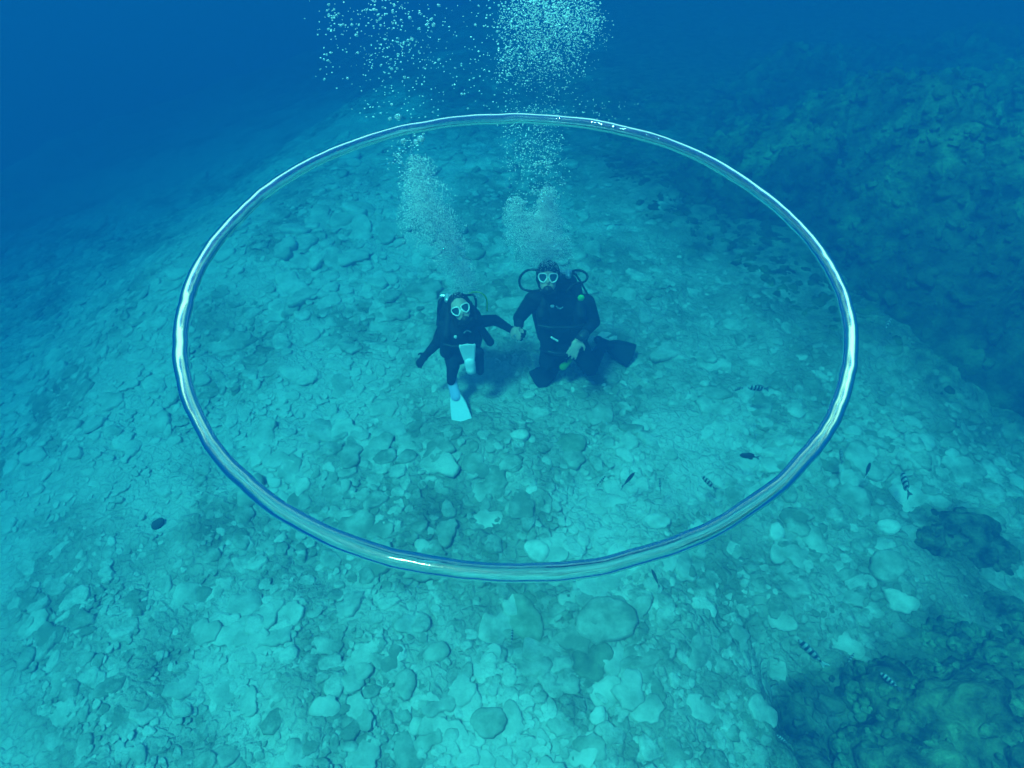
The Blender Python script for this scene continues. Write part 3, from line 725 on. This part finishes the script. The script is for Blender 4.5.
for sx in (-1, 1):
    capsule(V, F, chest - O + Vector((sx * .105, -0.06, 0.05)), 0.046, belly - O + Vector((sx * .100, -0.060, -0.04)), 0.054)
    capsule(V, F, chest - O + Vector((sx * .085, 0.05, 0.16)), 0.032, chest - O + Vector((sx * .105, -0.08, 0.05)), 0.036)
    capsule(V, F, chest - O + Vector((sx * .12, 0.05, 0.02)), 0.07, belly - O + Vector((sx * .110, 0.04, -0.04)), 0.066)
capsule(V, F, at(443, 303, 3.98) - O, 0.045, at(443, 324, 3.92) - O, 0.055)
jk = link('buoyancy_jacket', fused('buoyancy_jacket', V, F, 0.010, 4), girl, mat=M_nylon)
tube('chest_strap', [chest - O + Vector(p) for p in ((-.13, -.10, -.02), (-.06, -.125, -.02), (0, -.125, -.02), (.06, -.125, -.02), (.13, -.10, -.02))], 0.011, M_rubber, jk)
small('clip', at(455.5, 337, 3.69) - O, (0.013, 0.010, 0.017), M_whiteplas, jk)
tube('strap_ring', [at(x, y, 3.68) - O for x, y in ((464, 333), (467, 330.5), (471, 332))], 0.006, M_metal, jk)
vt = tank(girl, O, at(450, 306, 4.00), Vector(at(450, 306, 4.00)) + Vector((0.04, 0.03, -0.42)), 0.072)
small('first_stage', at(448, 299, 3.96) - O, (0.024, 0.02, 0.016), M_metal, girl)
reg = hc - O + A @ Vector((0, 0.125 * s, -0.08 * s))
tube('hose', [vt] + [at(x, y, z) - O for x, y, z in ((441, 300, 3.95), (438, 310, 3.9), (440, 322, 3.86), (436, 332, 3.84), (434, 341, 3.84), (441, 346, 3.8))], 0.008, M_rubber, girl)
tube('hose', [vt] + [at(x, y, z) - O for x, y, z in ((467, 295, 3.95), (474, 296, 3.88), (476, 305, 3.82), (472, 317, 3.72))] + [reg + Vector((.05, 0, 0))], 0.009, M_rubber, girl)
o = tube('hose', [at(x, y, z) - O for x, y, z in ((462, 298, 4.0), (472, 292.5, 3.96), (481, 293, 3.93), (486.5, 299, 3.90), (487, 311, 3.88))], 0.0075, M_yellow, girl); o['label'] = 'yellow-green hose'
V, F = [], []; capsule(V, F, at(481, 328, 3.76) - O, 0.028, at(490, 342, 3.74) - O, 0.034, 12); link('spare_regulator', mesh('spare_regulator', V, F), girl, mat=M_rubber)
fin(girl, O, at(451, 379, 3.64), at(464, 430, 3.34), Vector((1, .1, 0.36)), 0.18, M_finpale, M_lilac)
fin(girl, O, at(471, 372, 3.56), at(467, 345, 3.60), Vector((-1, 0, 0)), 0.125, M_finpale, M_finpale)

# ------------------------------------------------------------------ fish
def fish_skin(name, bars):
    m = material(name, (0.03, 0.035, 0.045), 0.45); nt = m.node_tree; N, L = nt.nodes, nt.links
    if bars:
        tc = N.new('ShaderNodeTexCoord'); sp = N.new('ShaderNodeSeparateXYZ'); L.new(tc.outputs['Generated'], sp.inputs[0])
        mu = N.new('ShaderNodeMath'); mu.operation = 'MULTIPLY'; L.new(sp.outputs[0], mu.inputs[0]); mu.inputs[1].default_value = 6.283 * 5.2
        sn = N.new('ShaderNodeMath'); sn.operation = 'SINE'; L.new(mu.outputs[0], sn.inputs[0])
        rp = N.new('ShaderNodeValToRGB'); rp.color_ramp.elements[0].position = 0.42; rp.color_ramp.elements[1].position = 0.62
        rp.color_ramp.elements[0].color = (0.30, 0.37, 0.36, 1); rp.color_ramp.elements[1].color = (0.025, 0.03, 0.04, 1)
        ad = N.new('ShaderNodeMath'); ad.operation = 'MULTIPLY_ADD'; L.new(sn.outputs[0], ad.inputs[0]); ad.inputs[1].default_value = .5; ad.inputs[2].default_value = .5
        L.new(ad.outputs[0], rp.inputs[0]); L.new(rp.outputs[0], N['Principled BSDF'].inputs['Base Color'])
    return m
M_bar, M_plainfish = fish_skin('barred_scales', True), fish_skin('dark_scales', False)
M_finfish = material('fish_fin', (0.16, 0.19, 0.20), 0.6); M_tailpale = material('pale_tail', (0.6, 0.65, 0.62), 0.6)
def fish_body(hgt):
    V, F = [], []; k = 12
    prof = [(0.5, 0.02), (0.46, 0.28), (0.38, 0.62), (0.25, 0.92), (0.08, 1.0), (-0.10, 0.88), (-0.26, 0.58), (-0.38, 0.28), (-0.44, 0.17), (-0.48, 0.15)]
    for x, r in prof:
        for j in range(k):
            w = 2 * math.pi * j / k
            V.append((x, 0.085 * r * math.sin(w) * (1 + 0.2 * math.cos(w)), hgt / 2 * r * math.cos(w)))
    for i in range(len(prof) - 1):
        for j in range(k):
            a, b = i * k + j, i * k + (j + 1) % k; F.append((a, b, b + k, a + k))
    F += [tuple(range(k - 1, -1, -1)), tuple(range((len(prof) - 1) * k, len(prof) * k))]
    return mesh('fish_body', V, F)
def plate(pts, t=0.006):
    n_ = len(pts); V = [(x, t, z) for x, z in pts] + [(x, -t, z) for x, z in pts]
    F = [tuple(range(n_)), tuple(range(2 * n_ - 1, n_ - 1, -1))] + [(i, i + n_, (i + 1) % n_ + n_, (i + 1) % n_) for i in range(n_)]
    return mesh('fin', V, F, False)
tail_me = plate([(-0.46, 0.06), (-0.62, 0.20), (-0.70, 0.23), (-0.60, 0.0), (-0.70, -0.23), (-0.62, -0.20), (-0.46, -0.06)]); tail_me.materials.append(M_finfish)
tail_me2 = tail_me.copy(); tail_me2.materials[0] = M_tailpale
fb = {}
def fish(px, py, ln, dx, dy, kind, label, z=0.35, hgt=0.44, pale_tail=False):
    p = at_z(px, py, z); z0 = float(ground(p.x, p.y)); p = at_z(px, py, z0 + z)
    az = math.atan2(dy / 0.72, dx); view = (p - Vector((0, 0, H))).dot(FW)
    foresh = math.hypot(math.cos(az), 0.72 * math.sin(az))
    L_ = ln / FPX * view / foresh / 1.15
    root = empty('fish', p, label, 'fish', 'small reef fish over the seabed')
    root.rotation_euler = (0, random.uniform(-.12, .12), az); root.scale = (L_,) * 3
    key = (kind, hgt)
    if key not in fb:
        me = fish_body(hgt); me.materials.append(M_bar if kind == 'bar' else M_plainfish)
        d = plate([(0.22, hgt * .42), (0.12, hgt * .60), (-0.12, hgt * .62), (-0.30, hgt * .48), (-0.34, hgt * .2), (-0.1, hgt * .36)]); d.materials.append(M_finfish if kind == 'bar' else M_plainfish)
        a_ = plate([(-0.02, -hgt * .44), (-0.2, -hgt * .60), (-0.32, -hgt * .42), (-0.30, -hgt * .22)][::-1]); a_.materials.append(M_finfish if kind == 'bar' else M_plainfish)
        fb[key] = (me, d, a_)
    me, d, a_ = fb[key]
    link('fish_body', me, root); link('dorsal_fin', d, root); link('anal_fin', a_, root)
    link('tail_fin', tail_me2 if pale_tail else tail_me, root)
    return root
for f_ in [
    (757, 388, 21, -1, 0.02, 'bar', 'striped fish seen side on, right one of the pair inside the ring at right'),
    (738, 389, 11, -1, -0.3, 'bar', 'smaller striped fish, left one of the pair inside the ring at right'),
    (748, 456, 19, -1, 0.15, 'plain', 'plain dark oval fish inside the right side of the ring'),
    (708, 482, 17, -1, 0.9, 'bar', 'striped fish slanting over pale sand inside the ring, below the dark oval fish'),
    (660, 484, 12, 0.1, 1, 'bar', 'tiny striped fish pointing straight away above the pale oval stone'),
    (629, 479, 20, 1, 0.85, 'plain', 'slim dark fish without stripes, slanting up to the right inside the ring'),
    (602, 480, 13, 1, 0.8, 'bar', 'small striped fish just left of the slim dark fish'),
    (868, 469, 16, 0.7, 0.9, 'plain', 'short dark fish with a pale tail, just outside the ring at right', True),
    (905, 482, 20, 0.05, 1, 'bar', 'striped fish seen from above over a flat stone, right of the short dark fish'),
    (841, 455, 13, 0.3, 1, 'bar', 'striped fish close to the outer right edge of the ring'),
    (888, 324, 17, 0.8, 0.8, 'bar', 'striped fish high up in front of the dark reef slope'),
    (810, 651, 28, -1, 0.85, 'bar', 'largest striped fish, with pale tail, below right of the ring', True),
    (851, 658, 14, 1, 0.75, 'bar', 'small striped fish between the largest striped fish and the outcrop'),
    (889, 680, 19, -1, 0.9, 'bar', 'striped fish right above the green coral outcrop'),
    (782, 739, 13, -1, 0.6, 'bar', 'faint striped fish nearest the bottom edge, left of the outcrop'),
    (655, 577, 15, -0.4, 1, 'plain', 'slim dark fish half under the lower right stretch of the ring'),
    (512, 636, 12, 0.1, 1, 'bar', 'tiny striped fish over the sloping slab below the ring'),
]:
    ht = 0.44 if f_[5] == 'bar' else 0.52
    if 'slim' in f_[6]: ht = 0.22
    fish(*f_[:7], hgt=ht, pale_tail=len(f_) > 7)

# ------------------------------------------------------------------ bubbles
M_bub = bpy.data.materials.new('frothy_air'); M_bub.use_nodes = True
nt = M_bub.node_tree; nt.nodes.clear()
o_ = nt.nodes.new('ShaderNodeOutputMaterial'); g_ = nt.nodes.new('ShaderNodeBsdfGlass'); d_ = nt.nodes.new('ShaderNodeBsdfDiffuse'); x_ = nt.nodes.new('ShaderNodeMixShader')
g_.inputs['IOR'].default_value = 0.75; g_.inputs['Roughness'].default_value = 0.05; d_.inputs['Color'].default_value = (0.95, 0.95, 0.95, 1); x_.inputs[0].default_value = 0.22
nt.links.new(g_.outputs[0], x_.inputs[1]); nt.links.new(d_.outputs[0], x_.inputs[2]); nt.links.new(x_.outputs[0], o_.inputs[0])
M_froth = M_bub.copy(); M_froth.name = 'fine_froth'; M_froth.node_tree.nodes['Mix Shader'].inputs[0].default_value = 0.6
ico0 = bmesh.new(); bmesh.ops.create_icosphere(ico0, subdivisions=1, radius=1)
IV = np.array([v.co[:] for v in ico0.verts]); IF = np.array([[v.index for v in f.verts] for f in ico0.faces]); ico0.free()
ico1 = bmesh.new(); bmesh.ops.create_icosphere(ico1, subdivisions=2, radius=1)
JV = np.array([v.co[:] for v in ico1.verts]); JF = np.array([[v.index for v in f.verts] for f in ico1.faces]); ico1.free()
clouds = []          # (stream, centre px, py, depth y, radius m)
def cloud(stream, n_, path, rmin, rmax, ex, depth, gather=0.0):
    """bubbles strewn along a path of (px, py, half width px) from bottom to top"""
    ys = np.array([p[1] for p in path], float); xs = np.array([p[0] for p in path], float); ws = np.array([p[2] for p in path], float)
    o = np.argsort(ys); ys, xs, ws = ys[o], xs[o], ws[o]
    y0, y1 = ys.min(), ys.max(); puffs = [(y0 + (y1 - y0) * rng.random(), rng.normal(0, .6)) for _ in range(7)]
    for _ in range(n_):
        if rng.random() < gather:
            q = puffs[rng.integers(7)]; py = q[0] + rng.normal(0, 9); dxx = q[1] + rng.normal(0, .35)
        else:
            py = y0 + (y1 - y0) * rng.random(); dxx = rng.normal(0, .55) if rng.random() < .6 else rng.uniform(-1, 1)
        if py < y0 - 4 or py > y1 + 4 or abs(dxx) > 1.3: continue
        px = np.interp(py, ys, xs) + dxx * np.interp(py, ys, ws)
        r = rmin * (1 - rng.random() * (1 - (rmin / rmax) ** ex)) ** (-1 / ex)
        dy_ = depth + rng.normal(0, .6) * np.interp(py, ys, ws) / 116
        clouds.append((stream, px, py, dy_, r))
def puff(stream, n_, px, py, sx, sy, rmin, rmax, ex, depth, edge=0.25):
    """one breath of air: a billow of bubbles, largest along its top"""
    for _ in range(int(n_ * (2.3 if rmin < 0.0025 else 1))):
        u, v = rng.normal(0, 1, 2); l = math.hypot(u, v)
        if l > 2.3: continue
        v = v + 0.35 * u * u * -1 + 0.0
        r = rmin * (1 - rng.random() * (1 - (rmin / rmax) ** ex)) ** (-1 / ex)
        if rng.random() < edge * 0.1: v = 1.3 + 0.5 * rng.random() - 0.3 * u * u; r *= 1.6
        clouds.append((stream, px + u * sx, py - v * sy, depth + rng.normal(0, 1) * sx / 116, r))
# stream above the larger diver
for a_ in [(548, 256, 9, 8, 1200), (543, 244, 14, 9, 1800), (535, 230, 16, 10, 1900), (548, 232, 12, 11, 1200), (545, 214, 8, 10, 1300), (548, 202, 6, 9, 1100), (515, 209, 6, 7, 900), (525, 226, 10, 8, 800)]:
    puff('A', a_[4], a_[0], a_[1], a_[2], a_[3], 0.0017, 0.0045, 2.6, 3.92, 0.5)
for a_ in [(516, 201, 7, 4, 16), (541, 192, 9, 3, 16), (548, 190, 4, 5, 12), (545, 166, 7, 5, 22)]:
    puff('A', a_[4], a_[0], a_[1], a_[2], a_[3], 0.006, 0.014, 2.0, 3.85, 0)
cloud('A', 220, [(535, 195, 30), (540, 160, 26)], 0.003, 0.008, 2.2, 3.9, 0.3)
cloud('A', 750, [(533, 168, 26), (535, 135, 30), (535, 108, 34)], 0.0028, 0.007, 2.6, 3.9, 0.3)
cloud('A', 1300, [(538, 114, 40), (545, 60, 46), (550, 0, 54), (552, -12, 56)], 0.0030, 0.009, 2.4, 3.9, 0.5)
cloud('A', 750, [(540, 75, 44), (552, 10, 48), (552, -14, 50)], 0.0028, 0.009, 2.8, 3.92, 0.35)
for a_ in [(520, 18, 14, 12, 300), (545, 8, 20, 10, 480), (575, 12, 16, 14, 300), (530, 40, 12, 9, 260), (560, 30, 14, 10, 260), (515, 60, 12, 10, 260), (590, 20, 10, 12, 300)]:
    puff('A', a_[4], a_[0], a_[1], a_[2], a_[3], 0.0026, 0.010, 2.1, 3.95, 0.2)
# stream above the smaller diver
for a_ in [(465, 276, 7, 9, 700), (456, 258, 8, 10, 500), (450, 243, 9, 8, 500), (446, 252, 9, 9, 400), (442, 228, 12, 10, 900), (428, 222, 14, 12, 1000), (420, 205, 11, 10, 800), (432, 200, 12, 12, 700), (415, 182, 8, 8, 450), (422, 190, 10, 8, 400), (416, 164, 6, 5, 220), (427, 168, 5, 6, 150)]:
    puff('B', a_[4], a_[0], a_[1], a_[2], a_[3], 0.0019, 0.0055, 2.5, 3.72, 0.4)
for a_ in [(445, 248, 4, 4, 12), (464, 268, 5, 4, 14), (407, 180, 5, 5, 14), (416, 158, 7, 4, 20), (396, 157, 5, 5, 18)]:
    puff('B', a_[4], a_[0], a_[1], a_[2], a_[3], 0.005, 0.011, 2.0, 3.70, 0)
cloud('B', 170, [(418, 190, 18), (408, 140, 18), (402, 128, 20)], 0.003, 0.010, 1.8, 3.7, 0.4)
for px, py, r in [(421, 139, .028), (403, 141, .020), (398, 117, .022), (390, 119, .016), (404, 141, .015), (416, 142, .018)]: clouds.append(('B', px, py, 3.7, r))
# thin scatter at the top left and between the streams
cloud('C', 300, [(385, 70, 60), (378, 20, 62), (372, -10, 66)], 0.003, 0.012, 2.0, 3.7, 0.4)
for a_ in [(390, 12, 22, 10, 40), (398, 40, 14, 9, 34), (372, 20, 16, 8, 22), (332, 18, 7, 12, 26), (330, 58, 6, 10, 16), (400, 60, 18, 10, 30)]:
    puff('C', a_[4], a_[0], a_[1], a_[2], a_[3], 0.005, 0.015, 1.9, 3.7, 0)
cloud('C', 90, [(400, 118, 45), (390, 70, 70)], 0.004, 0.010, 1.9, 3.7, 0.1)
cloud('C', 90, [(470, 110, 50), (470, 50, 50), (460, 0, 60)], 0.004, 0.010, 1.9, 3.8, 0.2)
cloud('C', 60, [(500, 112, 30), (495, 60, 30), (495, 0, 25)], 0.004, 0.012, 1.9, 3.8, 0.2)
cloud('C', 45, [(600, 120, 30), (610, 100, 35)], 0.003, 0.008, 2.2, 3.9, 0.2)
pos = np.array([at(c[1], c[2], c[3])[:] for c in clouds]); rad = np.array([c[4] * (0.75 if c[2] < 115 else 0.9) for c in clouds])
px_ = np.array([c[2] for c in clouds]); inview = px_ > 1
order = np.argsort(-np.where(inview, rad, 0)); lone, many = order[:290], order[290:]
INFO = {'A': ('silvery air bubble in the wide dense stream above the larger diver', 'bubbles rising from the larger diver'),
        'B': ('silvery air bubble in the narrow stream leaning left above the smaller diver', 'bubbles rising from the smaller diver'),
        'C': ('separate air bubble in the thin scatter at the top, left of the dense stream', 'scattered bubbles at the top left')}
bm_ = []
for k in range(6):
    r_ = np.random.default_rng(50 + k); V = JV.copy()
    V[:, 2] *= 0.75; V[:, 2] = np.where(V[:, 2] < 0, V[:, 2] * (0.5 + 0.5 * (k % 3) / 2), V[:, 2]); V[:, 0] *= 1 + 0.25 * (k % 2)
    V += 0.06 * np.sin(3 * V[:, [1, 2, 0]] + k)
    me = quick_mesh('air_bubble', V, JF); me.materials.append(M_bub); bm_.append(me)
for q_, i in enumerate(lone):
    o = link('air_bubble', bm_[q_ % 6], loc=pos[i]); o.scale = (rad[i],) * 3; o.rotation_euler = (rng.normal(0, .3), rng.normal(0, .3), rng.random() * 6)
    tag(o, INFO[clouds[i][0]][0], 'bubble', INFO[clouds[i][0]][1])
P = IV[None] * rad[many][:, None, None] * np.array([1.0, 1.0, 0.75]) + pos[many][:, None]
Fm = (IF[None] + (np.arange(len(many)) * len(IV))[:, None, None]).reshape(-1, 3)
tag(link('small_bubbles', quick_mesh('small_bubbles', P.reshape(-1, 3), Fm), mat=M_froth), kind='stuff')


# ------------------------------------------------------------------ the water itself
hz = bpy.data.meshes.new('haze'); bm = bmesh.new(); bmesh.ops.create_cube(bm, size=1); bm.to_mesh(hz); bm.free()
zt, zb = H + 0.35, -11.0
haze = link('haze', hz, loc=(0, 9.2, (zt + zb) / 2)); haze.scale = (31.5, 25, zt - zb)
M_h = bpy.data.materials.new('water_haze'); M_h.use_nodes = True
nt = M_h.node_tree; nt.nodes.clear()
o_ = nt.nodes.new('ShaderNodeOutputMaterial'); v_ = nt.nodes.new('ShaderNodeVolumePrincipled')
v_.inputs['Density'].default_value = 0.4
v_.inputs['Color'].default_value = (0.002, 0.0362, 0.1225, 1)
v_.inputs['Absorption Color'].default_value = (0.0, 0.2911, 0.4219, 1)
v_.inputs['Anisotropy'].default_value = 0.0
nt.links.new(v_.outputs[0], o_.inputs['Volume'])
hz.materials.append(M_h)
tag(haze, kind='stuff')
